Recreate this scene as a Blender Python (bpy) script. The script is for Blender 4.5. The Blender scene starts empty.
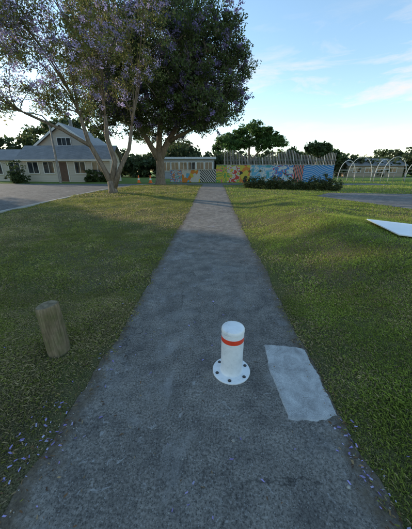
import bpy, math, random
import numpy as np
from mathutils import Vector, Matrix
random.seed(7); rng=np.random.default_rng(7)
scene=bpy.context.scene
R=math.radians

# ------------------------------------------------------------ helpers
def new_mat(name):
    m=bpy.data.materials.new(name); m.use_nodes=True
    nt=m.node_tree; b=nt.nodes['Principled BSDF']; return m,nt,b
def ramp(nt,stops,interp='LINEAR'):
    r=nt.nodes.new('ShaderNodeValToRGB'); cr=r.color_ramp; cr.interpolation=interp
    while len(cr.elements)<len(stops): cr.elements.new(0.5)
    for e,(p,c) in zip(cr.elements,stops):
        e.position=p; e.color=(c[0],c[1],c[2],1) if not isinstance(c,(int,float)) else (c,c,c,1)
    return r
def noise(nt,scale,detail=4,rough=.55,dist=0,coord=None):
    n=nt.nodes.new('ShaderNodeTexNoise'); n.inputs['Scale'].default_value=scale
    n.inputs['Detail'].default_value=detail; n.inputs['Roughness'].default_value=rough; n.inputs['Distortion'].default_value=dist
    if coord is None:
        g=nt.nodes.new('ShaderNodeNewGeometry'); coord=g.outputs['Position']
    nt.links.new(coord,n.inputs['Vector']); return n
def mixc(nt,a,b,fac,mode='MIX'):
    m=nt.nodes.new('ShaderNodeMix'); m.data_type='RGBA'; m.blend_type=mode
    for sock,v in ((m.inputs[6],a),(m.inputs[7],b),(m.inputs[0],fac)):
        if isinstance(v,(int,float)): sock.default_value=v
        elif isinstance(v,tuple): sock.default_value=(*v,1)
        else: nt.links.new(v,sock)
    return m.outputs[2]
def bump(nt,b,h,strength=.3,dist=.01):
    n=nt.nodes.new('ShaderNodeBump'); n.inputs['Strength'].default_value=strength; n.inputs['Distance'].default_value=dist
    nt.links.new(h,n.inputs['Height']); nt.links.new(n.outputs[0],b.inputs['Normal'])
def simple(name,c,rough=.6,var=.15,scale=6,spec=.4,metal=0,bmp=0.1,bscale=60):
    m,nt,b=new_mat(name); n=noise(nt,scale,5)
    d=tuple(max(0,x*(1-var)) for x in c); l=tuple(min(1,x*(1+var)) for x in c)
    r=ramp(nt,[(.3,d),(.7,l)]); nt.links.new(n.outputs[0],r.inputs[0]); nt.links.new(r.outputs[0],b.inputs['Base Color'])
    b.inputs['Roughness'].default_value=rough; b.inputs['Metallic'].default_value=metal
    b.inputs['Specular IOR Level'].default_value=spec
    if bmp: n2=noise(nt,bscale,3); bump(nt,b,n2.outputs[0],bmp,.01)
    return m

class MB:
    def __init__(s): s.v=[]; s.f=[]; s.m=[]
    def add(s,vs,fs,mi=0):
        o=len(s.v); s.v+= [tuple(v) for v in vs]; s.f+=[tuple(i+o for i in f) for f in fs]; s.m+=[mi]*len(fs)
    def box(s,x0,x1,y0,y1,z0,z1,mi=0):
        s.add([(x0,y0,z0),(x1,y0,z0),(x1,y1,z0),(x0,y1,z0),(x0,y0,z1),(x1,y0,z1),(x1,y1,z1),(x0,y1,z1)],
              [(3,2,1,0),(4,5,6,7),(0,1,5,4),(1,2,6,5),(2,3,7,6),(3,0,4,7)],mi)
    def tube(s,pts,rad,n=8,mi=0,cap=True):
        pts=[Vector(p) for p in pts]; vs=[]; prev=None
        for i,p in enumerate(pts):
            t=(pts[min(i+1,len(pts)-1)]-pts[max(i-1,0)]).normalized()
            if prev is None:
                a=Vector((1,0,0)) if abs(t.x)<.8 else Vector((0,1,0)); u=t.cross(a).normalized()
            else:
                u=(prev-t*prev.dot(t)).normalized()
            prev=u; w=t.cross(u)
            for k in range(n):
                an=2*math.pi*k/n; vs.append(p+(u*math.cos(an)+w*math.sin(an))*rad[i])
        fs=[]
        for i in range(len(pts)-1):
            for k in range(n):
                a=i*n+k; b=i*n+(k+1)%n; fs.append((a,b,b+n,a+n))
        if cap: fs.append(tuple(range(n))[::-1]); fs.append(tuple(range((len(pts)-1)*n,len(pts)*n)))
        s.add(vs,fs,mi)
    def lathe(s,prof,cx,cy,cz,n=64,mis=None,capmi=0):
        vs=[]
        for r,z in prof:
            for k in range(n):
                a=2*math.pi*k/n; vs.append((cx+r*math.cos(a),cy+r*math.sin(a),cz+z))
        o=len(s.v); s.v+=vs
        for i in range(len(prof)-1):
            for k in range(n):
                a=i*n+k;b=i*n+(k+1)%n
                s.f.append((o+a,o+b,o+b+n,o+a+n)); s.m.append(mis[i] if mis else 0)
        s.f.append(tuple(o+(len(prof)-1)*n+k for k in range(n))); s.m.append(capmi)
    def obj(s,name,mats,smooth=False,parent=None):
        me=bpy.data.meshes.new(name); me.from_pydata(s.v,[],s.f)
        for m in mats: me.materials.append(m)
        me.polygons.foreach_set('material_index',s.m)
        if smooth: me.polygons.foreach_set('use_smooth',[True]*len(s.f))
        me.update(); ob=bpy.data.objects.new(name,me); scene.collection.objects.link(ob)
        if parent: ob.parent=parent
        return ob
def empty(name):
    e=bpy.data.objects.new(name,None); scene.collection.objects.link(e); return e
def quads_obj(name,V,col,mat,parent=None):
    N=len(V); me=bpy.data.meshes.new(name)
    me.vertices.add(N*4); me.vertices.foreach_set('co',V.reshape(-1).astype(np.float32))
    me.loops.add(N*4); me.loops.foreach_set('vertex_index',np.arange(N*4,dtype=np.int32))
    me.polygons.add(N); me.polygons.foreach_set('loop_start',np.arange(0,N*4,4,dtype=np.int32))
    try: me.polygons.foreach_set('loop_total',np.full(N,4,dtype=np.int32))
    except Exception: pass
    if col.ndim==2: col=np.repeat(col[:,None,:],4,axis=1)
    a=me.color_attributes.new('Col','FLOAT_COLOR','POINT')
    c=np.ones((N*4,4),np.float32); c[:,:3]=col.reshape(-1,3); a.data.foreach_set('color',c.reshape(-1))
    me.materials.append(mat); me.update(calc_edges=True)
    ob=bpy.data.objects.new(name,me); scene.collection.objects.link(ob)
    if parent: ob.parent=parent
    return ob
def leaf_mat(name,trans=.35,rough=.6):
    m,nt,b=new_mat(name); at=nt.nodes.new('ShaderNodeAttribute'); at.attribute_name='Col'
    nt.links.new(at.outputs['Color'],b.inputs['Base Color']); b.inputs['Roughness'].default_value=rough
    b.inputs['Specular IOR Level'].default_value=.25
    t=nt.nodes.new('ShaderNodeBsdfTranslucent'); nt.links.new(at.outputs['Color'],t.inputs['Color'])
    mx=nt.nodes.new('ShaderNodeMixShader'); mx.inputs[0].default_value=trans
    nt.links.new(b.outputs[0],mx.inputs[1]); nt.links.new(t.outputs[0],mx.inputs[2])
    nt.links.new(mx.outputs[0],nt.nodes['Material Output'].inputs[0]); return m
def vnoise(x,y,s,seed):
    r=np.random.default_rng(seed); G=r.random((64,64)); u=(np.asarray(x,float)*s)%64; v=(np.asarray(y,float)*s)%64
    i=np.floor(u).astype(int); j=np.floor(v).astype(int); a=u-i; b_=v-j; a=a*a*(3-2*a); b_=b_*b_*(3-2*b_)
    i1=(i+1)%64; j1=(j+1)%64; i=i%64; j=j%64
    return (G[i,j]*(1-a)+G[i1,j]*a)*(1-b_)+(G[i,j1]*(1-a)+G[i1,j1]*a)*b_

# ------------------------------------------------------------ terrain shape
def sm(t): t=np.clip(t,0,1); return t*t*(3-2*t)
PL=.38
def base(y): return PL*sm((np.asarray(y,float)-7)/13)
def h(x,y):
    x=np.asarray(x,float); y=np.asarray(y,float)
    b=base(y); r=sm((x-.93)/2.1); z=b+(PL-b)*r
    z=z+.11*np.exp(-((x-3.0)/.95)**2)*sm((x-.93)/1.0)*(1-sm((y-9)/5))
    w=sm((np.abs(x)-1.1)/1.0)*(1-sm((x-3.8)/1.0))
    z=z+w*(.022*np.sin(1.7*x+.6*y)+.016*np.sin(2.9*y-1.1*x+1)+.009*np.sin(6*x+4.3*y))
    return z
def jit(y,ph):
    y=np.asarray(y,float)
    return (vnoise(y,ph+y*0,1.3,21)-.5)*.07+(vnoise(y,ph+y*0,4.7,22)-.5)*.045+(vnoise(y,ph+y*0,17,23)-.5)*.022
PLX,PRX=-.955,.875
def pl(y): return PLX+jit(y,.7)
def pr(y): return PRX+jit(y,7.9)
REX=np.array([-8.7,-8.5,-8.3,-7.4,-6.4,-5.6]); REY=np.array([-30,0,9.9,18,23,26.5])
def road_edge(y): return np.interp(y,REY,REX)
DRV=[(5.1,12.9),(6.6,14.9),(12,14.0),(40,11.5),(60,-10),(11,-10),(7.6,4),(6.5,8.4)]
def inpoly(x,y,P):
    c=np.zeros(np.shape(x),bool); n=len(P)
    for i in range(n):
        x1,y1=P[i]; x2,y2=P[i-1]
        k=((y1>y)!=(y2>y))
        with np.errstate(divide='ignore',invalid='ignore'):
            c^= k&(x<(x2-x1)*(y-y1)/(y2-y1+1e-12)+x1)
    return c

# ------------------------------------------------------------ ground
def ground():
    xs=np.concatenate([[-600,-300,-150,-80,-50,-35,-25],np.arange(-20,-9,1.),np.arange(-9,-5,.2),np.arange(-5,6,.15),np.arange(6,14,.5),[16,20,26,35,50,80,150,300,600]])
    ys=np.concatenate([[-80,-40,-20,-10,-5],np.arange(-2,12,.15),np.arange(12,30,.4),[31,33,36,40,50,70,100,160,300,700]])
    X,Y=np.meshgrid(xs,ys); Z=h(X,Y)
    inn=(X>PLX+.14)&(X<PRX-.14)&(Y<23.4); Z=np.where(inn,Z-.03,Z)
    rd=(X<road_edge(Y)-.3)&(Y<27.3)&(X>-24); Z=np.where(rd,Z-.2,Z)
    V=np.stack([X,Y,Z],-1).reshape(-1,3); nx=len(xs); ny=len(ys)
    F=[(j*nx+i,j*nx+i+1,(j+1)*nx+i+1,(j+1)*nx+i) for j in range(ny-1) for i in range(nx-1)]
    me=bpy.data.meshes.new('ground'); me.from_pydata(V.tolist(),[],F); me.polygons.foreach_set('use_smooth',[True]*len(F))
    m,nt,b=new_mat('ground_soil_grass')
    n1=noise(nt,.7,6,.6); n2=noise(nt,14,6,.7); n3=noise(nt,90,4,.7)
    g=ramp(nt,[(.3,(.07,.085,.024)),(.5,(.14,.155,.045)),(.7,(.24,.205,.09))]); nt.links.new(n2.outputs[0],g.inputs[0])
    s=ramp(nt,[(.35,(.07,.052,.034)),(.65,(.29,.23,.145))]); nt.links.new(n3.outputs[0],s.inputs[0])
    f=ramp(nt,[(.45,0.15),(.65,.8)]); nt.links.new(n1.outputs[0],f.inputs[0])
    c=mixc(nt,g.outputs[0],s.outputs[0],f.outputs[0])
    fr_=ramp(nt,[(.36,(.45,.45,.45)),(.62,(1.35,1.35,1.35))]); nt.links.new(n3.outputs[0],fr_.inputs[0])
    c=mixc(nt,c,fr_.outputs[0],1.0,'MULTIPLY')
    sep=nt.nodes.new('ShaderNodeSeparateXYZ'); ge=nt.nodes.new('ShaderNodeNewGeometry'); nt.links.new(ge.outputs['Position'],sep.inputs[0])
    mr=nt.nodes.new('ShaderNodeMapRange'); mr.inputs[1].default_value=9; mr.inputs[2].default_value=20; nt.links.new(sep.outputs[1],mr.inputs[0])
    g2=ramp(nt,[(.3,(.10,.16,.03)),(.7,(.17,.23,.055))]); nt.links.new(n2.outputs[0],g2.inputs[0])
    c=mixc(nt,c,g2.outputs[0],mr.outputs[0])
    nt.links.new(c,b.inputs['Base Color']); b.inputs['Roughness'].default_value=.95; b.inputs['Specular IOR Level'].default_value=.1
    bump(nt,b,n3.outputs[0],.9,.03)
    me.materials.append(m); ob=bpy.data.objects.new('ground',me); scene.collection.objects.link(ob)
ground()

def asphalt(name,lo,hi,chip=True):
    m,nt,b=new_mat(name)
    big=noise(nt,.9,6,.62,.4); mid=noise(nt,5,6,.65); fine=noise(nt,70,5,.75); vf=noise(nt,230,2,.6)
    r=ramp(nt,[(.3,lo),(.72,hi)]); nt.links.new(big.outputs[0],r.inputs[0])
    r2=ramp(nt,[(.36,(.42,.42,.42)),(.62,(1.42,1.42,1.42))]); nt.links.new(fine.outputs[0],r2.inputs[0])
    c=mixc(nt,r.outputs[0],r2.outputs[0],1.0,'MULTIPLY')
    r3=ramp(nt,[(.35,(.66,.66,.67)),(.65,(1.22,1.21,1.18))]); nt.links.new(mid.outputs[0],r3.inputs[0])
    c=mixc(nt,c,r3.outputs[0],1.0,'MULTIPLY')
    g=nt.nodes.new('ShaderNodeNewGeometry')
    def chips(scale,thr,rad,colr,amt,c):
        v=nt.nodes.new('ShaderNodeTexVoronoi'); v.inputs['Scale'].default_value=scale; nt.links.new(g.outputs['Position'],v.inputs['Vector'])
        sp=ramp(nt,[(0,1.0),(rad,1.0),(rad+.1,0)]); nt.links.new(v.outputs['Distance'],sp.inputs[0])
        sel=nt.nodes.new('ShaderNodeSeparateColor'); nt.links.new(v.outputs['Color'],sel.inputs[0])
        th=nt.nodes.new('ShaderNodeMath'); th.operation='GREATER_THAN'; th.inputs[1].default_value=thr; nt.links.new(sel.outputs[0],th.inputs[0])
        mu=nt.nodes.new('ShaderNodeMath'); mu.operation='MULTIPLY'; nt.links.new(th.outputs[0],mu.inputs[0]); nt.links.new(sp.outputs[0],mu.inputs[1])
        mu2=nt.nodes.new('ShaderNodeMath'); mu2.operation='MULTIPLY'; nt.links.new(mu.outputs[0],mu2.inputs[0]); mu2.inputs[1].default_value=amt
        return mixc(nt,c,colr,mu2.outputs[0])
    c=chips(80,.62,.2,(.44,.43,.41),.5 if chip else .2,c)
    c=chips(95,.6,.25,(.04,.04,.04),.65 if chip else .2,c)
    # pale smears, chalky scuffs
    st=noise(nt,2.1,6,.72,1.0); sr=ramp(nt,[(.53,0),(.70,.5)]); nt.links.new(st.outputs[0],sr.inputs[0])
    c=mixc(nt,c,(.38,.37,.35),sr.outputs[0])
    st=noise(nt,9,4,.6,2.5); sr=ramp(nt,[(.63,0),(.69,.6)]); nt.links.new(st.outputs[0],sr.inputs[0])
    c=mixc(nt,c,(.45,.44,.42),sr.outputs[0])
    if chip:
        # meandering hairline cracks
        wn=noise(nt,2.2,5,.7); mxv=nt.nodes.new('ShaderNodeVectorMath'); mxv.operation='MULTIPLY_ADD'; mxv.inputs[1].default_value=(.55,.55,0); nt.links.new(wn.outputs['Color'],mxv.inputs[0]); nt.links.new(g.outputs['Position'],mxv.inputs[2])
        v=nt.nodes.new('ShaderNodeTexVoronoi'); v.feature='DISTANCE_TO_EDGE'; v.inputs['Scale'].default_value=.62; nt.links.new(mxv.outputs[0],v.inputs['Vector'])
        cr=ramp(nt,[(0,.75),(.0022,.6),(.005,0)]); nt.links.new(v.outputs['Distance'],cr.inputs[0])
        gate=noise(nt,1.3,2); gr=ramp(nt,[(.47,0),(.56,1)]); nt.links.new(gate.outputs[0],gr.inputs[0])
        mm=nt.nodes.new('ShaderNodeMath'); mm.operation='MULTIPLY'; nt.links.new(cr.outputs[0],mm.inputs[0]); nt.links.new(gr.outputs[0],mm.inputs[1])
        c=mixc(nt,c,(.03,.028,.025),mm.outputs[0])
    nt.links.new(c,b.inputs['Base Color']); b.inputs['Roughness'].default_value=.88; b.inputs['Specular IOR Level'].default_value=.25
    ad=nt.nodes.new('ShaderNodeMath'); ad.operation='ADD'; nt.links.new(fine.outputs[0],ad.inputs[0]); nt.links.new(vf.outputs[0],ad.inputs[1])
    bump(nt,b,ad.outputs[0],.8,.010)
    return m,nt,b,c
mp,nt,b,c=asphalt('path_asphalt',(.175,.158,.138),(.28,.255,.224))
sep=nt.nodes.new('ShaderNodeSeparateXYZ'); ge=nt.nodes.new('ShaderNodeNewGeometry'); nt.links.new(ge.outputs['Position'],sep.inputs[0])
ad=nt.nodes.new('ShaderNodeMath'); ad.operation='ADD'; ad.inputs[1].default_value=.04; nt.links.new(sep.outputs[0],ad.inputs[0])
ab=nt.nodes.new('ShaderNodeMath'); ab.operation='ABSOLUTE'; nt.links.new(ad.outputs[0],ab.inputs[0])
en=noise(nt,7,5,.7); em=nt.nodes.new('ShaderNodeMath'); em.operation='MULTIPLY_ADD'; em.inputs[1].default_value=.45; nt.links.new(en.outputs[0],em.inputs[0]); nt.links.new(ab.outputs[0],em.inputs[2])
mr=nt.nodes.new('ShaderNodeMapRange'); mr.inputs[1].default_value=1.0; mr.inputs[2].default_value=1.15; mr.inputs[4].default_value=.9; nt.links.new(em.outputs[0],mr.inputs[0])
sn=noise(nt,60,4,.7); sr=ramp(nt,[(.3,(.07,.052,.034)),(.7,(.21,.165,.11))]); nt.links.new(sn.outputs[0],sr.inputs[0])
c=mixc(nt,c,sr.outputs[0],mr.outputs[0]); nt.links.new(c,b.inputs['Base Color'])
ys=np.concatenate([np.arange(-3,12,.03),np.arange(12,24.01,.2)]); fx=np.linspace(0,1,9)
V=[];F=[]
for j,y in enumerate(ys):
    a=float(pl(y)); e=float(pr(y)); z=float(base(y))
    for t in fx:
        V.append((a+(e-a)*t,y,z+.006 + .010*(1-(2*t-1)**2)))
n=len(fx)
for j in range(len(ys)-1):
    for i in range(n-1): F.append((j*n+i,j*n+i+1,(j+1)*n+i+1,(j+1)*n+i))
me=bpy.data.meshes.new('path'); me.from_pydata(V,[],F); me.polygons.foreach_set('use_smooth',[True]*len(F)); me.materials.append(mp)
scene.collection.objects.link(bpy.data.objects.new('path',me))
def pathz(x,y):
    a=pl(y); e=pr(y); t=(x-a)/(e-a); return base(y)+.006+.010*(1-(2*t-1)**2)

# concrete patch
mc,nt,b=new_mat('patch_concrete'); n1=noise(nt,7,7,.7,.6); n2=noise(nt,150,3,.6)
r=ramp(nt,[(.32,(.28,.268,.25)),(.5,(.44,.425,.40)),(.68,(.58,.565,.53))]); nt.links.new(n1.outputs[0],r.inputs[0])
r2=ramp(nt,[(.35,(.75,.75,.75)),(.65,(1.1,1.1,1.1))]); nt.links.new(n2.outputs[0],r2.inputs[0])
nt.links.new(mixc(nt,r.outputs[0],r2.outputs[0],1.0,'MULTIPLY'),b.inputs['Base Color']); b.inputs['Roughness'].default_value=.85; bump(nt,b,n2.outputs[0],.3,.004)
cor=[(.515,1.205),(.68,1.19),(.85,1.235),(.868,1.60),(.85,1.92),(.67,1.955),(.49,1.965),(.478,1.62)]
out=[]
for i in range(len(cor)):
    p=Vector(cor[i]); q=Vector(cor[(i+1)%len(cor)])
    for k in range(14):
        a=p.lerp(q,k/14); s_=i*14+k
        out.append((a.x+.022*(float(vnoise(s_*.21,1.5,1,31))-.5)+random.gauss(0,.002),a.y+.022*(float(vnoise(s_*.23,9.5,1,32))-.5)+random.gauss(0,.002)))
cx,cy=.68,1.58; vs=[(cx,cy,float(pathz(cx,cy))+.006)]; N=len(out)
for s_ in (.5,.96,1.0):
    for (x,y) in out:
        X=cx+(x-cx)*s_; Y=cy+(y-cy)*s_; vs.append((X,Y,float(pathz(min(X,.86),Y))+(.005 if s_<.99 else -.001)))
fs=[(0,1+k,1+(k+1)%N) for k in range(N)]
for q in range(2): fs+=[(1+q*N+k,1+(q+1)*N+k,1+(q+1)*N+(k+1)%N,1+q*N+(k+1)%N) for k in range(N)]
mb=MB(); mb.add(vs,fs); mb.obj('concrete_patch',[mc])

mr_,_,_,_=asphalt('road_asphalt',(.13,.127,.12),(.20,.193,.185),False)
V=[];F=[]; ys=np.concatenate([np.arange(-30,8,1.),np.arange(8,27.4,.4)])
for j,y in enumerate(ys):
    e=float(road_edge(y))-.38
    for x in (-24,-16,-12,e): V.append((x,y,float(base(y))-.08))
for j in range(len(ys)-1):
    for i in range(3): F.append((j*4+i,j*4+i+1,(j+1)*4+i+1,(j+1)*4+i))
mb=MB(); mb.add(V,F); mb.obj('road',[mr_],True)
mk=simple('kerb_concrete',(.36,.35,.32),.9,.25,4)
vs=[];fs=[]
prof=[(.06,-.1),(.06,.035),(-.10,.035),(-.13,-.055),(-.40,-.072),(-.40,-.2)]
for y in ys:
    e=float(road_edge(y)); z=float(base(y))
    for dx,dz in prof: vs.append((e+dx,y,z+dz))
k=len(prof)
for j in range(len(ys)-1):
    for i in range(k-1): fs.append((j*k+i,j*k+i+1,(j+1)*k+i+1,(j+1)*k+i))
mb=MB(); mb.add(vs,fs); mb.obj('kerb',[mk])
mb=MB(); mb.add([(x,y,PL+.012) for x,y in DRV],[tuple(range(len(DRV)))[::-1]]); mb.obj('driveway',[mr_])
mb=MB(); mb.add([(-5.4,23.95,PL+.012),(16,23.4,PL+.012),(16,26.2,PL+.012),(-5.4,26.6,PL+.012)],[(0,1,2,3)]); mb.obj('pavement',[mr_])

# ------------------------------------------------------------ grass
def grass_pts(n,x0,x1,y0,y1):
    x=rng.uniform(x0,x1,n); y=rng.uniform(y0,y1,n)
    ov=.01+.09*vnoise(x*0+3,y,3.1,51)**2+.07*vnoise(x*0+3,y,12,52)**2
    xe=np.where(x<0,x-ov*rng.random(n),x+ov*rng.random(n))+rng.normal(0,.006,n)
    k=(xe<pl(y))|(xe>pr(y))|(y>24)
    k&=(x>road_edge(y)+.07)
    k&=~inpoly(x,y,DRV)
    k&=~((y>23.35)&(y<26.7)&(x>-5.5)&(x<16))
    k&=~((np.abs(y-29)<.25)&(x>-4.8)&(x<13))
    k&=~((np.abs(x+1.40)<.1)&(np.abs(y-1.84)<.1))
    k&=~((x>.45)&(x<.87)&(y>1.2)&(y<1.96))
    dl=np.minimum(np.abs(x-pl(y)),np.abs(x-pr(y)))
    bare=vnoise(x,y,1.1,3)*.4+vnoise(x,y,4.,4)*.3+vnoise(x,y,11,41)*.3
    edge=np.clip(dl/(.02+.35*vnoise(x,y,2.2,17)**3),0.4,1)
    edge=np.where((x<0)&(y<1.6)&(x>-1.5),np.clip(dl/.40,.08,1),edge)
    p=edge*np.where(bare>.62,.4,1.0)
    k&=rng.random(n)<p
    return x[k],y[k]
def blades(x,y,hm,w,seg_lean=.75):
    n=len(x); z=h(x,y)-.004
    L=hm*np.minimum(rng.lognormal(0,.32,n),1.8)
    tuft=vnoise(x,y,2.3,9)*.6+vnoise(x,y,9,10)*.4; L*=.55+.95*tuft
    a=rng.uniform(0,2*np.pi,n); lean=rng.uniform(.1,1.0,n)*seg_lean+.1
    dx,dy=np.cos(a),np.sin(a); px,py=-dy,dx
    ww=w*rng.uniform(.6,1.3,n)
    P=np.zeros((n,4,3))
    B=np.stack([x,y,z],-1); side=np.stack([px*ww*.5,py*ww*.5,np.zeros(n)],-1)
    mid=B+np.stack([dx*L*lean*.45,dy*L*lean*.45,L*.62],-1)
    tip=B+np.stack([dx*L*lean*1.3,dy*L*lean*1.3,L*.62+L*.38*(1-lean*.8)],-1)
    P[:,0]=B-side; P[:,1]=mid-side*.8 ; P[:,2]=tip; P[:,3]=B+side
    pn=vnoise(x,y,.55,5)*.45+vnoise(x,y,1.9,6)*.3+vnoise(x,y,6,8)*.25
    right=sm((x-.5)/1.)
    g1=np.array([.21,.23,.05]); g2=np.array([.34,.35,.085]); dry=np.array([.48,.39,.205]); lime=np.array([.34,.45,.072])
    t=rng.random(n)[:,None]
    col=g1*(1-t)+g2*t
    col=col*(1-.6*right[:,None])+lime*(.6*right[:,None])*(.65+.6*t)
    pd=np.clip((pn-.34)*2.0,0.08,.68)*(1-.3*right)
    d=rng.random(n)<pd
    col[d]=dry*rng.uniform(.5,1.15,(d.sum(),1))
    col*=(.75+.5*vnoise(x,y,3.3,12))[:,None]
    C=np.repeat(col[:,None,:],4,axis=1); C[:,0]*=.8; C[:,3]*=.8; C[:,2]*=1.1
    return P,C
Ps=[];Cs=[]
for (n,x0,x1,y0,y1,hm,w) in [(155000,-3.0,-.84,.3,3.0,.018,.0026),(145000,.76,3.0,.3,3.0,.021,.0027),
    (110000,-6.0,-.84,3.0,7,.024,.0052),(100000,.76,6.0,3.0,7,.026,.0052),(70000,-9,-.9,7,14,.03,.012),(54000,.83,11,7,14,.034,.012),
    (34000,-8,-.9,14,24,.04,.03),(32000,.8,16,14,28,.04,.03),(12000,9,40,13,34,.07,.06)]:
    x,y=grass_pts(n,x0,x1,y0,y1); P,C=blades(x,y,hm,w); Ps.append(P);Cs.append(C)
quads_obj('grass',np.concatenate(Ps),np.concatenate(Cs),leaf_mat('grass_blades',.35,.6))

# ------------------------------------------------------------ fallen petals, leaves
def scatter(name,pts,size,cols,asp,curl=.3):
    n=len(pts); pts=np.array(pts); a=rng.uniform(0,6.28,n); s=size*rng.uniform(.5,1.35,n)
    u=np.stack([np.cos(a),np.sin(a),rng.normal(0,curl,n)],-1)*s[:,None]; v=np.stack([-np.sin(a),np.cos(a),rng.normal(0,curl,n)],-1)*(s*asp)[:,None]
    c=pts.copy(); c[:,2]+=size*.35
    V=np.stack([c-u,c+v*.9-u*.4,c+u,c-v*.9+u*.45],1); V[:,1,2]+=s*.3; V[:,:,2]=np.maximum(V[:,:,2],pts[:,2:3]+.001)
    col=np.array(cols)[rng.integers(0,len(cols),n)]*rng.uniform(.7,1.2,(n,1))
    return quads_obj(name,V,col,leaf_mat(name+'_mat',.2,.7))
def gz(x,y):
    return float(pathz(x,y)) if pl(y)<x<pr(y) and y<24 else float(h(x,y))+.012
pts=[]
def blob(n,cx,cy,sx,sy):
    for _ in range(n):
        x=random.gauss(cx,sx); y=random.gauss(cy,sy); pts.append((x,y,gz(x,y)))
blob(34,-1.05,1.12,.06,.16); blob(30,-1.02,.92,.09,.12); blob(20,.84,1.0,.05,.2); blob(16,.86,.8,.05,.12); blob(8,-.95,1.6,.12,.2)
blob(8,-.05,.95,.3,.12); blob(16,-.9,3.2,.15,1.0); blob(26,-1.6,5,1.2,2); blob(24,0,5,.6,3); blob(12,-.3,2,.4,.6)
for _ in range(420):
    x=random.uniform(-8,-.5); y=random.uniform(7,20); pts.append((x,y,gz(x,y)))
for _ in range(60):
    x=random.uniform(-3,1.6); y=random.uniform(.7,9); pts.append((x,y,gz(x,y)))
scatter('fallen_petals',pts,.0115,[(.36,.29,.60),(.42,.36,.66),(.28,.22,.46),(.50,.46,.66)],.6)
pts=[]
for _ in range(170):
    x=random.uniform(-.9,.85); y=random.uniform(.6,14); pts.append((x,y,gz(x,y)))
blob(180,-1.0,1.0,.12,.4); blob(150,-.94,2.5,.05,1.0); blob(140,.86,1.2,.04,.5); blob(150,.87,2.6,.04,1.0); blob(26,.84,2.02,.05,.03)
for _ in range(450):
    x=random.uniform(-3.4,3.6); y=random.uniform(.6,6); pts.append((x,y,gz(x,y)))
scatter('fallen_leaves',pts,.0105,[(.19,.10,.045),(.28,.18,.085),(.12,.07,.043),(.36,.26,.14)],.4)
mb=MB()
def peb(x,y,r_):
    z=gz(x,y); o=[(r_*random.uniform(.8,1.2)*math.cos(a)*math.cos(e),r_*random.uniform(.7,1.)*math.sin(a)*math.cos(e),r_*.6*math.sin(e)) for e in(-.5,.6) for a in (0,1.05,2.1,3.14,4.2,5.2)]
    mb.add([(x+p[0],y+p[1],z+p[2]+r_*.2) for p in o],[(0,1,2,3,4,5)[::-1],(6,7,8,9,10,11)]+[(i,(i+1)%6,6+(i+1)%6,6+i) for i in range(6)])
for _ in range(140):
    x=random.uniform(-.95,.88); y=random.uniform(.6,4) if random.random()<.6 else random.uniform(.6,1.6)
    if random.random()<.6: x=random.choice([-.93,.85])+random.gauss(0,.03)
    peb(x,y,random.uniform(.002,.0055))
peb(.14,1.05,.014); peb(.72,.83,.012)
mb.obj('pebbles',[simple('pebble_stone',(.34,.32,.28),.85,.4,60)],True)

# ------------------------------------------------------------ bollard
mw,nt,b=new_mat('bollard_white_paint'); n1=noise(nt,14,6,.75); r=ramp(nt,[(.3,(.62,.62,.61)),(.45,(.78,.77,.75)),(.6,(.84,.83,.81))]); nt.links.new(n1.outputs[0],r.inputs[0])
nt.links.new(r.outputs[0],b.inputs['Base Color']); b.inputs['Roughness'].default_value=.4; n2=noise(nt,120,2); bump(nt,b,n2.outputs[0],.08,.003)
mred=simple('red_reflective_tape',(.78,.06,.02),.4,.12,30,.5,0,.1,300)
mbolt=simple('bolt_steel',(.10,.10,.10),.5,.3,80,.5,.6)
bx,by=.165,1.625; bz=float(pathz(bx,by))
mb=MB()
P=[(.150,-.004),(.152,.003),(.152,.009),(.149,.012),(.098,.0125),(.092,.015),(.0885,.021),(.087,.03),(.087,.312),(.0878,.3122),(.0878,.3525),(.087,.3527),(.087,.383),(.0842,.385),(.0842,.3865),(.0885,.3885),(.0895,.393),(.0885,.410),(.084,.4185),(.072,.424),(.044,.4275),(.012,.4285)]
mb.lathe(P,bx,by,bz,96,[0]*9+[1]+[0]*12)
for k in range(6):
    a=R(60*k+20); x=bx+.124*math.cos(a); y=by+.124*math.sin(a)
    mb.lathe([(.014,.0),(.014,.0025),(.0136,.003)],x,y,bz+.0122,20,[2]*2,2)
    mb.lathe([(.0085,.0),(.0085,.006),(.0075,.0075)],x,y,bz+.0152,6,[2]*2,2)
ob=mb.obj('bollard',[mw,mred,mbolt],True)
ob.data.set_sharp_from_angle(angle=R(35))

# ------------------------------------------------------------ timber post
m,nt,b=new_mat('weathered_timber'); tc=nt.nodes.new('ShaderNodeNewGeometry'); mp_=nt.nodes.new('ShaderNodeMapping'); mp_.inputs['Scale'].default_value=(30,30,2.2); nt.links.new(tc.outputs['Position'],mp_.inputs[0])
g1=noise(nt,1.6,6,.7,.5,mp_.outputs[0]); g2=noise(nt,9,4)
r=ramp(nt,[(.28,(.06,.045,.026)),(.5,(.19,.145,.085)),(.72,(.31,.25,.16))]); nt.links.new(g1.outputs[0],r.inputs[0])
r2=ramp(nt,[(.4,(.7,.8,.55)),(.6,(1.1,1.05,1))]); nt.links.new(g2.outputs[0],r2.inputs[0])
nt.links.new(mixc(nt,r.outputs[0],r2.outputs[0],1.,'MULTIPLY'),b.inputs['Base Color']); b.inputs['Roughness'].default_value=.9; bump(nt,b,g1.outputs[0],.9,.015)
mtop=simple('timber_end_grain',(.20,.16,.10),.9,.45,25,.2,0,.6,60)
mb=MB(); px_,py_=-1.40,1.84; n=40; vs=[];fs=[];zs=[-.05,.0,.06,.15,.25,.35,.43,.476,.485]
z0=float(h(px_,py_))
ph=[random.uniform(-.003,.003) for _ in range(n)]
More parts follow.
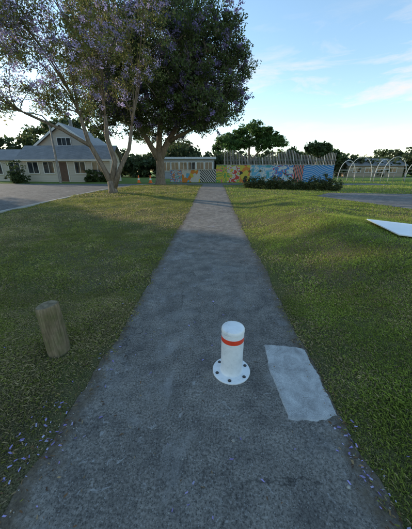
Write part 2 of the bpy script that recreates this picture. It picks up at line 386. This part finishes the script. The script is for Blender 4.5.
for i,z in enumerate(zs):
    rr=.092-.004*z/.5; rr=rr-.008 if i==len(zs)-1 else rr
    for k in range(n):
        a=2*math.pi*k/n; q=rr+ph[k]+.003*math.sin(3*a+z*3); vs.append((px_+q*math.cos(a)-.015*z,py_+q*math.sin(a),z0+z+(.010*math.cos(a) if i>5 else 0)))
for i in range(len(zs)-1):
    for k in range(n): fs.append((i*n+k,i*n+(k+1)%n,(i+1)*n+(k+1)%n,(i+1)*n+k))
mb.add(vs,fs,0)
mb.add([vs[(len(zs)-1)*n+k] for k in range(n)],[tuple(range(n))],1)
ob=mb.obj('timber_post',[m,mtop],True); ob.data.set_sharp_from_angle(angle=R(45))

# ------------------------------------------------------------ white board
mbd=simple('white_board_paint',(.78,.80,.82),.45,.05,3,.4,0,.05)
cs=[(3.4,5.6),(5.05,5.0),(4.6,3.7),(3.1,4.15)]
zz=[float(h(x,y))+.05 for x,y in cs]
vs=[(x,y,z) for (x,y),z in zip(cs,zz)]+[(x,y,z+.018) for (x,y),z in zip(cs,zz)]
mb=MB(); mb.add(vs,[(0,1,2,3),(7,6,5,4),(0,4,5,1),(1,5,6,2),(2,6,7,3),(3,7,4,0)],0)
mb.obj('white_board',[mbd])

# ------------------------------------------------------------ trees
mbark,nt,b=new_mat('tree_bark'); g=nt.nodes.new('ShaderNodeNewGeometry'); mm=nt.nodes.new('ShaderNodeMapping'); mm.inputs['Scale'].default_value=(9,9,2.5); nt.links.new(g.outputs['Position'],mm.inputs[0])
n1=noise(nt,1.5,6,.7,.6,mm.outputs[0]); r=ramp(nt,[(.3,(.07,.055,.04)),(.55,(.20,.155,.115)),(.75,(.32,.26,.20))]); nt.links.new(n1.outputs[0],r.inputs[0]); nt.links.new(r.outputs[0],b.inputs['Base Color']); b.inputs['Roughness'].default_value=.95; bump(nt,b,n1.outputs[0],.8,.05)
mleaf=leaf_mat('tree_leaves',.45,.55)
def leaves(C,rad,per,size,asp,pal,droop=0.,flat=.7):
    n=len(C); idx=np.repeat(np.arange(n),per); N=len(idx)
    o=rng.normal(0,1,(N,3)); o/=np.linalg.norm(o,axis=1)[:,None]; o*=(rng.random(N)**.5)[:,None]*rad[idx][:,None]; o[:,2]*=flat
    c=C[idx]+o
    u=rng.normal(0,1,(N,3)); u[:,2]-=droop; u/=np.linalg.norm(u,axis=1)[:,None]
    w=rng.normal(0,1,(N,3)); v=np.cross(u,w); v/=np.linalg.norm(v,axis=1)[:,None]
    s=size*rng.uniform(.6,1.4,N)
    u*=s[:,None]; v*=(s*asp)[:,None]
    V=np.stack([c-u,c+v,c+u,c-v],1)
    pal=np.array(pal); tone=rng.uniform(.6,1.35,n)
    col=pal[rng.integers(0,len(pal),N)]*tone[idx][:,None]*rng.uniform(.75,1.25,(N,1))
    return V,col
def bez(a,b_,c,d,n):
    return [a*(1-t)**3+b_*3*t*(1-t)**2+c*3*t*t*(1-t)+d*t**3 for t in [i/n for i in range(n+1)]]
def tree(name,stems,lobes,per_lobe,per,size,asp,pal,purple=None,pfrac=0.,crad=.55,twig=3,droop=.3,thin=1.0,inner=.15,limb=1.0):
    e=empty(name); mb=MB()
    for P,Rr in stems: mb.tube(P,Rr,10)
    Cg=[];Rg=[];Cp=[];Rp=[]
    for (c,r_,si) in lobes:
        c=Vector(c); P,Rr=stems[si]; s=Vector(P[-1]); dirn=(Vector(P[-1])-Vector(P[-2])).normalized(); L=(c-s).length
        pts_=bez(s,s+dirn*L*.4,c-Vector((0,0,L*.12))+Vector((random.uniform(-.3,.3),random.uniform(-.3,.3),0)),c,8)
        r0=min(Rr[-1]*.75,.028*L+.03)*limb; mb.tube(pts_,[r0*(1-i/8*.85) for i in range(9)],6)
        for _ in range(twig):
            i=random.randint(4,8); q=pts_[i]; d=Vector((random.gauss(0,1),random.gauss(0,1),random.gauss(.3,.7))).normalized()*r_*random.uniform(.7,1.05)
            t_=bez(q,q+d*.3+Vector((0,0,.1)),q+d*.7+Vector((0,0,.15)),q+d,5); mb.tube(t_,[r0*.3*(1-k/5*.8)+.005 for k in range(6)],5)
        nl=int(per_lobe*(r_**2)/4*thin)
        for _ in range(nl):
            d=Vector((random.gauss(0,1),random.gauss(0,1),random.gauss(0.1,1))).normalized()
            rr=r_*random.uniform(.55,1.1) if random.random()>inner else r_*random.uniform(0,.6)
            p=c+Vector((d.x*rr,d.y*rr,d.z*rr*.72))
            if purple is not None and random.random()<pfrac: Cp.append(p); Rp.append(crad*random.uniform(.35,.7))
            else: Cg.append(p); Rg.append(crad*random.uniform(.6,1.25))
    mb.obj('trunk',[mbark],True,e)
    V,col=leaves(np.array(Cg),np.array(Rg),per,size,asp,pal,droop)
    if Cp:
        V2,col2=leaves(np.array(Cp),np.array(Rp),int(per*.8),size*.55,.75,purple,0,.9)
        V=np.concatenate([V,V2]); col=np.concatenate([col,col2])
    quads_obj('foliage',V,col,mleaf,e)
    return e
def dome_lobes(c,rad,n,rmin,rmax,zmin,nst):
    out=[]; tries=0
    while len(out)<n and tries<5000:
        tries+=1
        d=Vector((random.gauss(0,1),random.gauss(0,1),random.gauss(.25,.8))).normalized(); k=random.uniform(.55,.84) if random.random()<.8 else random.uniform(.1,.5)
        p=Vector((c[0]+d.x*rad[0]*k,c[1]+d.y*rad[1]*k,c[2]+d.z*rad[2]*k))
        if p.z<zmin: continue
        r_=random.uniform(rmin,rmax)
        if any((p-q[0]).length<.55*(r_+q[1]) for q in out): continue
        out.append((p,r_,random.randrange(nst)))
    return out
gz_=lambda x,y: float(h(x,y))
z=gz_(-4.8,24)-.1
st2=[([(-4.8,24,z),(-4.8,24,z+.3),(-4.75,24,z+1.2),(-4.72,24,z+2.2),(-4.8,24,z+2.8)],[.62,.46,.38,.36,.34]),
     ([(-4.75,24,z+2.1),(-5.3,23.8,z+3.1),(-6.0,23.5,z+4.4),(-6.4,23.5,z+5.6)],[.30,.24,.19,.15]),
     ([(-4.72,24,z+2.2),(-4.2,24.1,z+3.3),(-3.3,24.2,z+4.6),(-2.5,24.3,z+5.6)],[.31,.26,.2,.15]),
     ([(-4.8,24,z+2.7),(-4.7,24.2,z+4),(-4.5,24.4,z+6),(-4.3,24.4,z+7.2)],[.3,.23,.18,.14]),
     ([(-3.9,24.1,z+3.7),(-2.6,23.7,z+4.2),(-1.2,23.5,z+4.8)],[.2,.14,.1])]
lob=dome_lobes((-4.2,24,8.2),(7.3,6.5,6.3),54,1.4,2.2,4.7,4)
lob=[(p,r_,s+1) for p,r_,s in lob]
for q in [(.3,24,5.6,1.4,4),(1.6,24.2,7.2,1.4,4),(2.0,23.6,9.0,1.4,4),(-1.4,22.6,5.3,1.3,4),(1.2,24,10.8,1.5,2),(.5,22.8,12.0,1.5,2),(-3.2,21.5,5.4,1.2,2),(-1,21,7.5,1.6,4)]:
    lob.append((Vector(q[:3]),q[3],q[4]))
tree('jacaranda_tree',st2,lob,60,66,.10,.42,[(.07,.105,.032),(.09,.13,.04),(.115,.155,.05),(.10,.095,.07)],[(.28,.23,.44),(.22,.18,.36)],.24,.58)
z=gz_(-6,16)-.1
st1=[([(-6.2,16,z),(-6.2,16,z+.25),(-6.25,16,z+.8)],[.34,.26,.22]),
     ([(-6.22,16,z+.6),(-6.6,15.9,z+1.6),(-7.1,15.6,z+2.9),(-7.2,15.3,z+4.1)],[.18,.15,.12,.09]),
     ([(-6.2,16,z+.7),(-5.9,16.1,z+1.9),(-6.2,16.1,z+3.2),(-6.1,16,z+4.3)],[.19,.15,.13,.09]),
     ([(-6.1,16,z+.4),(-5.6,16,z+1.5),(-5.0,16.2,z+2.6),(-4.7,16.2,z+3.8)],[.17,.13,.11,.08]),
     ([(-7.0,15.6,z+2.7),(-8.3,15.2,z+3.5),(-9.8,14.6,z+4.2)],[.11,.08,.06])]
lob=[]
for (x,y,zz_,r_,s) in [(-11.5,14,5.2,1.5,4),(-10,13,6.6,1.6,4),(-11.5,12.5,8,1.7,4),(-9.2,14.5,5.4,1.3,4),(-8.3,13.5,7.6,1.7,1),(-6.8,14,6.3,1.4,1),(-9.5,12.5,9.6,1.8,1),
    (-7.2,13,9.4,1.8,2),(-5.2,14.5,7.6,1.6,2),(-5.0,14,9.6,1.7,2),(-3.4,15.3,8.6,1.4,3),(-4.0,15.8,6.6,1.2,3),(-7.8,16.5,6.8,1.5,1),(-12.8,14.5,6.8,1.6,4),(-6.3,16.8,8.8,1.6,2),(-3.0,14.6,10.2,1.4,3),(-7,12,11,1.8,2),(-13,13,9.8,1.8,4),(-10.8,11.6,11.2,1.8,1),(-12.6,13.6,4.5,1.1,4),(-5,16.4,5.5,.9,3),
    (-9,15.5,8.2,1.6,1),(-11,15,9.3,1.6,4),(-6.4,15.2,5.3,1.0,1),(-8,14.8,10.6,1.7,2),(-4.5,16,10.9,1.5,3),(-10.6,13.6,4.4,.9,4),(-7.9,14.6,5.2,1.1,1),(-6,14.4,7.0,1.2,2),(-9.6,14,8.0,1.3,1),(-8.6,15.4,4.7,.9,1),(-10.2,15,7.2,1.3,4)]:
    lob.append((Vector((x,y,zz_)),r_,s))
tree('jacaranda_tree',st1,lob,112,52,.066,.36,[(.16,.20,.06),(.20,.225,.07),(.23,.20,.085),(.12,.14,.045)],[(.47,.41,.70),(.56,.51,.78),(.37,.33,.58)],.42,.44,twig=5,limb=.7)
z=PL-.1
st3=[([(6.2,46,z),(6.2,46,z+1),(6.1,46,z+2.8)],[.4,.33,.26]),([(6.1,46,z+2.6),(4.6,46,z+3.8),(3.4,46,z+4.6)],[.2,.15,.1]),([(6.1,46,z+2.6),(7.4,46,z+4),(8.4,46,z+5)],[.2,.15,.1]),([(6.1,46,z+2.8),(6,46,z+4.5),(6.1,46,z+5.6)],[.2,.15,.1])]
lob=[]
for (x,zz_,r_,s) in [(1.6,5.9,1.3,1),(3.2,6.6,1.5,1),(4.8,7.4,1.4,3),(6.6,7.8,1.4,3),(8.4,7.3,1.5,2),(10,6.5,1.3,2),(11.2,5.9,1.1,2),(5.6,5.9,1.2,3),(7.8,5.6,1.2,2),(2.6,5.2,1.0,1),(0.6,5.2,.9,1),(4.2,5.6,1.2,1),(9.2,5.8,1.1,2)]:
    lob.append((Vector((x,46+random.uniform(-2,2),zz_)),r_,s))
tree('spreading_tree',st3,lob,75,50,.17,.5,[(.05,.10,.025),(.075,.14,.035),(.10,.18,.045)],None,0,.6)
for (x,y,H,W_) in [(11.6,42,4.6,2.6),(16.5,44,5.6,2.8),(20,46,4.6,2.4)]:
    st=[([(x,y,PL-.1),(x,y,PL+1),(x+.1,y,PL+H*.45)],[.2,.16,.1])]
    lb=[(Vector((x+random.uniform(-1,1)*W_*.5,y+random.uniform(-1,1),PL+H*random.uniform(.5,.85))),W_*.42,0) for _ in range(6)]
    tree('small_tree',st,lb,70,36,.2,.5,[(.05,.085,.03),(.075,.11,.04)],None,0,.5)

C=[];Rr_=[]
def belt(x0,x1,y0,y1,hmin,hmax,n):
    for _ in range(n):
        x=random.uniform(x0,x1); y=random.uniform(y0,y1); H=hmin+(hmax-hmin)*(.5+.5*math.sin(x*.33+1.3*math.sin(x*.11)+y*.2))*random.uniform(.75,1)
        C.append((x,y,PL+H*random.random()**.6)); Rr_.append(random.uniform(.8,1.5))
belt(-90,-22,48,60,7,11,700); belt(-24,2,50,62,3.5,6.5,400); belt(0,90,60,72,3.2,6.0,900)
V,col=leaves(np.array(C),np.array(Rr_),36,.34,.6,[(.05,.075,.03),(.07,.10,.038),(.10,.12,.05)])
quads_obj('distant_trees',V,col,mleaf)
# unseen trees added left of the view to shade the foreground from low sun
for i,(x,y,H,dn,nl) in enumerate([(-31,0,10.5,12,15),(-32,8,12,14,17),(-31,15.5,13.5,26,28),(-31.5,22,14,28,32)]):
    st=[([(x,y,-.1),(x,y,1.2),(x+.2,y,3.2)],[.4,.3,.22])]
    lb=[(Vector((x+random.uniform(-2,2),y+random.uniform(-3.4,3.4),random.uniform(2.2,H-1.3))),random.uniform(1.5,2.2),0) for _ in range(nl)]
    tree('added_shade_tree',st,lb,dn,32,.23,.55,[(.06,.10,.035),(.09,.13,.04)],None,0,.85,twig=1)

def bush(name,pts_,size,per,pal,dens=40):
    C=[];Rr=[]
    for (x,y,rx,rz) in pts_:
        for _ in range(int(dens*rx*2)):
            C.append((x+random.gauss(0,rx*.55),y+random.gauss(0,rx*.4),gz_(x,y)+abs(random.gauss(0,.5))*rz+.05)); Rr.append(random.uniform(.12,.25)*max(1,rz))
    V,col=leaves(np.array(C),np.array(Rr),per,size,.45,pal); quads_obj(name,V,col,mleaf)
bush('hedge',[(2.6+t*5.0,19.2-t*2.6,.42,.62+.14*math.sin(t*17)) for t in np.linspace(0,1,15)],.05,34,[(.05,.075,.026),(.07,.095,.03),(.11,.115,.05)])
bush('shrub',[(-20.9,27.8,.7,1.5)],.1,30,[(.045,.075,.028),(.07,.10,.035)],60)
bush('shrub',[(-13.4,29.0,.6,1.0),(-12.4,29.2,.6,.8)],.1,30,[(.05,.08,.028),(.07,.105,.035)],60)

# ------------------------------------------------------------ house
mwb,nt,b=new_mat('weatherboard_white'); ge=nt.nodes.new('ShaderNodeNewGeometry'); sp_=nt.nodes.new('ShaderNodeSeparateXYZ'); nt.links.new(ge.outputs['Position'],sp_.inputs[0])
mu=nt.nodes.new('ShaderNodeMath'); mu.operation='MULTIPLY'; mu.inputs[1].default_value=1/.18; nt.links.new(sp_.outputs[2],mu.inputs[0])
fr=nt.nodes.new('ShaderNodeMath'); fr.operation='FRACT'; nt.links.new(mu.outputs[0],fr.inputs[0])
r=ramp(nt,[(0,(.3,.28,.25)),(.1,(.56,.52,.46)),(1,(.52,.485,.43))]); nt.links.new(fr.outputs[0],r.inputs[0]); nt.links.new(r.outputs[0],b.inputs['Base Color']); bump(nt,b,fr.outputs[0],.5,.02); b.inputs['Roughness'].default_value=.7
mroof,nt,b=new_mat('corrugated_roof_grey'); ge=nt.nodes.new('ShaderNodeNewGeometry'); wv=nt.nodes.new('ShaderNodeTexWave'); wv.inputs['Scale'].default_value=2.4; nt.links.new(ge.outputs['Position'],wv.inputs[0]); n1=noise(nt,1.5,5)
r=ramp(nt,[(.3,(.15,.148,.145)),(.7,(.23,.225,.215))]); nt.links.new(n1.outputs[0],r.inputs[0]); nt.links.new(r.outputs[0],b.inputs['Base Color']); bump(nt,b,wv.outputs['Fac'],.6,.04); b.inputs['Roughness'].default_value=.6
mtrim=simple('white_trim',(.72,.71,.68),.5,.04,3)
mglass,nt,b=new_mat('window_glass'); n1=noise(nt,1.2,3); r=ramp(nt,[(.35,(.02,.025,.03)),(.65,(.07,.08,.09))]); nt.links.new(n1.outputs[0],r.inputs[0]); nt.links.new(r.outputs[0],b.inputs['Base Color']); b.inputs['Roughness'].default_value=.08
mdoor=simple('door_paint',(.12,.07,.05),.5)
def gable(mb,x0,x1,y0,y1,z0,z1,ov=.35,th=.12,axis='y',mi=0):
    if axis=='y':
        xm=(x0+x1)/2; k=(z1-z0)/(xm-x0)
        for s in (-1,1):
            xe=xm+s*((x1-x0)/2+ov); ze=z0-k*ov
            vs=[(xe,y0-ov,ze),(xe,y1+ov,ze),(xm,y1+ov,z1),(xm,y0-ov,z1)]; vs+=[(a,b_,c+th) for a,b_,c in vs]
            mb.add(vs,[(0,1,2,3),(4,5,6,7),(0,1,5,4),(1,2,6,5),(2,3,7,6),(3,0,4,7)],mi)
    else:
        ym=(y0+y1)/2; k=(z1-z0)/(ym-y0)
        for s in (-1,1):
            ye=ym+s*((y1-y0)/2+ov); ze=z0-k*ov
            vs=[(x0-ov,ye,ze),(x1+ov,ye,ze),(x1+ov,ym,z1),(x0-ov,ym,z1)]; vs+=[(a,b_,c+th) for a,b_,c in vs]
            mb.add(vs,[(0,1,2,3),(4,5,6,7),(0,1,5,4),(1,2,6,5),(2,3,7,6),(3,0,4,7)],mi)
def window(fr_,gl,x0,x1,y,z0,z1,mull=1):
    gl.box(x0,x1,y-.03,y+.03,z0,z1); t=.08
    fr_.box(x0-t,x0,y-.07,y+.02,z0-t,z1+t); fr_.box(x1,x1+t,y-.07,y+.02,z0-t,z1+t)
    fr_.box(x0,x1,y-.07,y+.02,z0-t,z0); fr_.box(x0,x1,y-.07,y+.02,z1,z1+t)
    for k in range(1,mull+1):
        xm=x0+(x1-x0)*k/(mull+1); fr_.box(xm-.025,xm+.025,y-.06,y-.031,z0,z1)
H=empty('weatherboard_house'); g0=PL-.05
wl=MB(); rf=MB(); fr_=MB(); gl=MB(); dr=MB()
wl.box(-21.6,-11.6,30,33.2,g0,g0+2.7)
wl.add([(-21.6,30,g0+2.7),(-21.6,33.2,g0+2.7),(-21.6,31.6,g0+3.85)],[(0,1,2)]); wl.add([(-11.6,30,g0+2.7),(-11.6,33.2,g0+2.7),(-11.6,31.6,g0+3.85)],[(0,1,2)])
gable(rf,-21.6,-11.6,30,33.2,g0+2.7,g0+3.9,.45,.1,'x')
GX=-18.1
wl.box(GX-3.6,GX+3.6,33.2,40,g0,g0+4.0)
wl.add([(GX-3.6,33.2,g0+4),(GX+3.6,33.2,g0+4),(GX,33.2,g0+6.4)],[(0,1,2)])
gable(rf,GX-3.6,GX+3.6,33.2,40,g0+4,g0+6.45,.45,.1,'y')
rf.box(GX-.5,GX-.2,36,36.3,g0+5.9,g0+7.4)
for x in (-21,-19.2,-15.6,-13.6): window(fr_,gl,x,x+1.15,29.96,g0+1.0,g0+2.15)
window(fr_,gl,GX-.8,GX+.8,33.16,g0+4.15,g0+4.95,2)
dr.box(-17.4,-16.5,29.93,30.01,g0+.1,g0+2.15); fr_.box(-17.5,-17.4,29.9,30.01,g0,g0+2.25); fr_.box(-16.5,-16.4,29.9,30.01,g0,g0+2.25)
fr_.box(-22.05,-11.15,29.46,29.54,g0+2.28,g0+2.42)
for s in(-1,1):
    a=GX; x=a+s*4.05; zt=g0+6.4; zb=zt-2.45/3.6*4.05; fr_.add([(a,32.72,zt-.1),(a,32.72,zt+.16),(x,32.72,zb+.16),(x,32.72,zb-.1),(a,32.66,zt-.1),(a,32.66,zt+.16),(x,32.66,zb+.16),(x,32.66,zb-.1)],[(4,5,6,7),(0,1,5,4),(3,2,6,7),(0,3,7,4),(1,2,6,5)])
wl.box(-27,-21.6,31,35,g0,g0+2.5); gable(rf,-27,-22.05,31,35,g0+2.5,g0+3.6,.3,.1,'x')
for x in (-26.2,-24,): window(fr_,gl,x,x+1.3,30.96,g0+.9,g0+2.1)
wl.obj('walls',[mwb],False,H); rf.obj('roof',[mroof],False,H); fr_.obj('window_frames',[mtrim],False,H); gl.obj('windows',[mglass],False,H); dr.obj('door',[mdoor],False,H)

H=empty('flat_roofed_building'); mgw=simple('grey_cladding',(.30,.31,.33),.7,.1,1)
wl=MB();rf=MB();fr_=MB();gl=MB()
wl.box(-8.6,.2,44,52,PL-.1,PL+3.0); rf.box(-8.9,.5,43.6,52.4,PL+3.0,PL+3.28)
for k in range(6): window(fr_,gl,-8.2+k*1.38,-8.2+k*1.38+1.15,43.95,PL+1.2,PL+2.5)
wl.obj('walls',[mgw],False,H); rf.obj('roof',[simple('roof_fascia_white',(.55,.57,.6),.6)],False,H); fr_.obj('window_frames',[mtrim],False,H); gl.obj('windows',[mglass],False,H)
H=empty('club_building'); wl=MB();rf=MB()
wl.box(30,42,60,66,PL-.1,PL+2.4); gable(rf,30,42,60,66,PL+2.4,PL+3.7,.5,.15,'x')
wl.add([(30,60,PL+2.4),(30,66,PL+2.4),(30,63,PL+3.7)],[(0,1,2)]); gl=MB();fr_=MB()
for k in range(4): window(fr_,gl,31+k*2.6,32.6+k*2.6,59.95,PL+.9,PL+1.9)
wl.obj('walls',[simple('brick_tan',(.3,.24,.18),.8)],False,H); rf.obj('roof',[mroof],False,H); gl.obj('windows',[mglass],False,H); fr_.obj('window_frames',[mtrim],False,H)

# ------------------------------------------------------------ mural wall
def mural_mat(name,kind,cols,scale=2.,ang=0):
    m,nt,b=new_mat(name); ge=nt.nodes.new('ShaderNodeNewGeometry'); mp_=nt.nodes.new('ShaderNodeMapping'); mp_.inputs['Rotation'].default_value=(0,ang,0); mp_.inputs['Scale'].default_value=(1,.0,1); nt.links.new(ge.outputs['Position'],mp_.inputs[0])
    if kind=='wave':
        w=nt.nodes.new('ShaderNodeTexWave'); w.inputs['Scale'].default_value=scale; w.inputs['Distortion'].default_value=5; w.inputs['Detail'].default_value=1; w.inputs['Detail Scale'].default_value=.7; nt.links.new(mp_.outputs[0],w.inputs[0]); o=w.outputs['Fac']
    elif kind=='vor':
        w=nt.nodes.new('ShaderNodeTexVoronoi'); w.inputs['Scale'].default_value=scale; nt.links.new(mp_.outputs[0],w.inputs['Vector']); s=nt.nodes.new('ShaderNodeSeparateColor'); nt.links.new(w.outputs['Color'],s.inputs[0]); o=s.outputs[0]
    else:
        w=noise(nt,scale,1.5,.5,1.5,mp_.outputs[0]); mm=nt.nodes.new('ShaderNodeMapRange'); mm.inputs[1].default_value=.28; mm.inputs[2].default_value=.72; nt.links.new(w.outputs[0],mm.inputs[0]); o=mm.outputs[0]
    r=ramp(nt,[(i/len(cols),c) for i,c in enumerate(cols)],'CONSTANT'); nt.links.new(o,r.inputs[0])
    n2=noise(nt,9,5); r2=ramp(nt,[(.3,(.78,.78,.78)),(.7,(1,1,1))]); nt.links.new(n2.outputs[0],r2.inputs[0])
    nt.links.new(mixc(nt,r.outputs[0],r2.outputs[0],1.,'MULTIPLY'),b.inputs['Base Color']); b.inputs['Roughness'].default_value=.7; return m
Wt=(.5,.5,.48);Bk=(.02,.02,.025);Bl=(.03,.18,.46);Lb=(.11,.34,.52);Rd=(.48,.05,.03);Or=(.55,.19,.03);Ye=(.52,.42,.05);Gr=(.11,.30,.08);Pk=(.48,.13,.22);Tq=(.05,.28,.30)
pan=[(-4.7,-3.4,1.25,mural_mat('mural_a','noise',[Wt,Or,Bl,Wt,Tq],2.2)),(-3.4,-1.4,1.25,mural_mat('mural_b','vor',[Wt,Lb,Ye,Wt,Or],2.4)),
     (-1.4,.35,1.3,mural_mat('mural_zebra','wave',[Bk,Wt],1.7,.7)),(.35,1.5,1.75,mural_mat('mural_c','noise',[Ye,Gr,Ye,Pk],1.6)),
     (1.5,2.9,1.75,mural_mat('mural_d','noise',[Gr,Ye,Wt,Rd],1.9)),(2.9,4.0,1.75,mural_mat('mural_e','vor',[Rd,Or,Bk,Ye],2.2)),
     (4.0,6.4,1.75,mural_mat('mural_f','noise',[Tq,Lb,Wt,Lb],1.7)),(6.4,8.6,1.75,mural_mat('mural_g','noise',[Lb,Wt,Bl,Rd],1.8)),
     (8.6,9.7,1.75,mural_mat('mural_h','wave',[Rd,Wt,Bk],1.2,.4)),(9.7,12.9,1.75,mural_mat('mural_i','wave',[Bl,Lb,Wt,Bl],.8,1.2))]
H=empty('mural_wall')
for i,(x0,x1,hh,m) in enumerate(pan):
    mb=MB(); mb.box(x0,x1,28.9,29.1,PL-.1,PL+hh); mb.obj('painted_panel_%d'%i,[m],False,H)
mb=MB(); mb.box(-4.75,.3,28.86,29.14,PL+1.3,PL+1.36); mb.box(.36,12.95,28.86,29.14,PL+1.751,PL+1.81); mb.obj('capping',[mk],False,H)
mb=MB(); x=1.2; k=0
mfs=[simple('slat_grey',(.15,.155,.165),.5,.15,4,.5,.3),simple('slat_pale',(.38,.39,.40),.5,.1,4,.5,.3)]
while x<13.2:
    zt=PL+2.9+.3*math.sin(x*1.0)+.12*math.sin(x*3.1+1)+random.uniform(-.04,.04)
    mb.box(x,x+.055,29.4,29.44,PL-.1,zt,0 if k%5 else 1); x+=.165; k+=1
mb.box(1.1,13.3,29.445,29.50,PL+2.25,PL+2.32); mb.box(1.1,13.3,29.445,29.50,PL+.6,PL+.67)
mb.obj('slat_fence',mfs)
mwt=simple('hoop_white_steel',(.5,.5,.48),.5)
for i,(x,y,rx,hh,a) in enumerate([(15.4,31,1.1,2.3,.2),(17.4,32,1.3,2.7,-.2),(19.4,31,1.2,2.4,.4),(21.4,32,1.4,2.7,0),(23.6,31,1.3,2.5,-.3),(25.6,32,1.3,2.7,.2)]):
    mb=MB(); P=[]
    for k in range(25):
        t=math.pi*k/24; lx=-rx*math.cos(t); P.append((x+lx*math.cos(a),y+lx*math.sin(a),PL+hh*math.sin(t)**.75))
    mb.tube(P,[.035]*25,8)
    zc=PL+hh*.55; mb.tube([(x-rx*.93*math.cos(a),y-rx*.93*math.sin(a),zc),(x+rx*.93*math.cos(a),y+rx*.93*math.sin(a),zc)],[.025]*2,6)
    mb.obj('play_hoop',[mwt],True)
mb=MB()
for k in range(17): mb.tube([(13.4+k*1.1,29.8,PL-.1),(13.4+k*1.1,29.8,PL+1.0)],[.03]*2,6)
mb.tube([(13.4,29.8,PL+.98),(31,29.8,PL+.98)],[.025]*2,6); mb.tube([(13.4,29.8,PL+.5),(31,29.8,PL+.5)],[.02]*2,6)
mb.obj('rail_fence',[simple('rail_steel',(.14,.14,.135),.5)],True)

mst=simple('lamp_steel',(.22,.22,.22),.45,.1,5,.5,.3)
mb=MB(); X,Y=-16.4,27.9; z=PL-.1
mb.tube([(X,Y,z),(X,Y,z+.8),(X,Y,z+5.2),(X-.15,Y,z+5.9),(X-.6,Y,z+6.4),(X-1.4,Y,z+6.6)],[.15,.12,.085,.075,.06,.055],10)
mb.box(X-2.1,X-1.35,Y-.13,Y+.13,z+6.56,z+6.68,0); mb.box(X-2.0,X-1.45,Y-.1,Y+.1,z+6.53,z+6.558,1)
mb.obj('street_lamp',[mst,mtrim])
mo=simple('cone_orange',(.8,.16,.02),.5)
for (x,y) in [(-7.9,27.9),(-6.6,27.7)]:
    mb=MB(); mb.box(x-.2,x+.2,y-.2,y+.2,PL,PL+.04,0); mb.lathe([(.15,.04),(.115,.28),(.085,.46),(.04,.75),(.03,.76)],x,y,PL,20,[0,1,0,0]); mb.obj('traffic_cone',[mo,mtrim],True)

# ------------------------------------------------------------ world + sun
SUN_EL,SUN_AZ=13,58
w=bpy.data.worlds.new('World'); scene.world=w; w.use_nodes=True; nt=w.node_tree; bg=nt.nodes['Background']
sky=nt.nodes.new('ShaderNodeTexSky'); sky.sky_type='NISHITA'; sky.sun_disc=False; sky.sun_elevation=R(SUN_EL); sky.sun_rotation=R(-SUN_AZ)
sky.air_density=1.0; sky.dust_density=.1; sky.ozone_density=1.2
gm=nt.nodes.new('ShaderNodeGamma'); gm.inputs[1].default_value=.86; nt.links.new(sky.outputs[0],gm.inputs[0])
hs=nt.nodes.new('ShaderNodeHueSaturation'); hs.inputs['Saturation'].default_value=1.15; nt.links.new(gm.outputs[0],hs.inputs['Color'])
tc=nt.nodes.new('ShaderNodeTexCoord'); mp_=nt.nodes.new('ShaderNodeMapping'); mp_.inputs['Scale'].default_value=(2.6,2.6,13); mp_.inputs['Rotation'].default_value=(0,R(6),0); nt.links.new(tc.outputs['Generated'],mp_.inputs[0])
cn=noise(nt,1.3,8,.62,.5,mp_.outputs[0]); cr=ramp(nt,[(.50,0),(.68,.9)]); nt.links.new(cn.outputs[0],cr.inputs[0])
sp_=nt.nodes.new('ShaderNodeSeparateXYZ'); nt.links.new(tc.outputs['Generated'],sp_.inputs[0])
mz=nt.nodes.new('ShaderNodeMapRange'); mz.inputs[1].default_value=.42; mz.inputs[2].default_value=.25; nt.links.new(sp_.outputs[2],mz.inputs[0])
mu=nt.nodes.new('ShaderNodeMath'); mu.operation='MULTIPLY'; nt.links.new(cr.outputs[0],mu.inputs[0]); nt.links.new(mz.outputs[0],mu.inputs[1])
c=mixc(nt,hs.outputs[0],(2.5,2.4,2.35),mu.outputs[0]); nt.links.new(c,bg.inputs[0]); bg.inputs[1].default_value=.40
sl=bpy.data.lights.new('sun','SUN'); sl.energy=5.0; sl.angle=R(1.0); sl.color=(1,.84,.62)
so=bpy.data.objects.new('sun',sl); scene.collection.objects.link(so)
d=Vector((-math.sin(R(SUN_AZ))*math.cos(R(SUN_EL)),math.cos(R(SUN_AZ))*math.cos(R(SUN_EL)),math.sin(R(SUN_EL))))
so.rotation_euler=d.to_track_quat('Z','Y').to_euler()

# ------------------------------------------------------------ camera
cam=bpy.data.cameras.new('camera'); co=bpy.data.objects.new('camera',cam); scene.collection.objects.link(co)
co.location=(0,0,1.55); co.rotation_euler=(R(90-20.5),0,R(1.5)); cam.sensor_fit='VERTICAL'; cam.sensor_height=24; cam.lens=24*250/529
cam.clip_start=.05; cam.clip_end=2000; scene.camera=co
scene.view_settings.view_transform='Standard'; scene.view_settings.look='None'; scene.view_settings.exposure=0
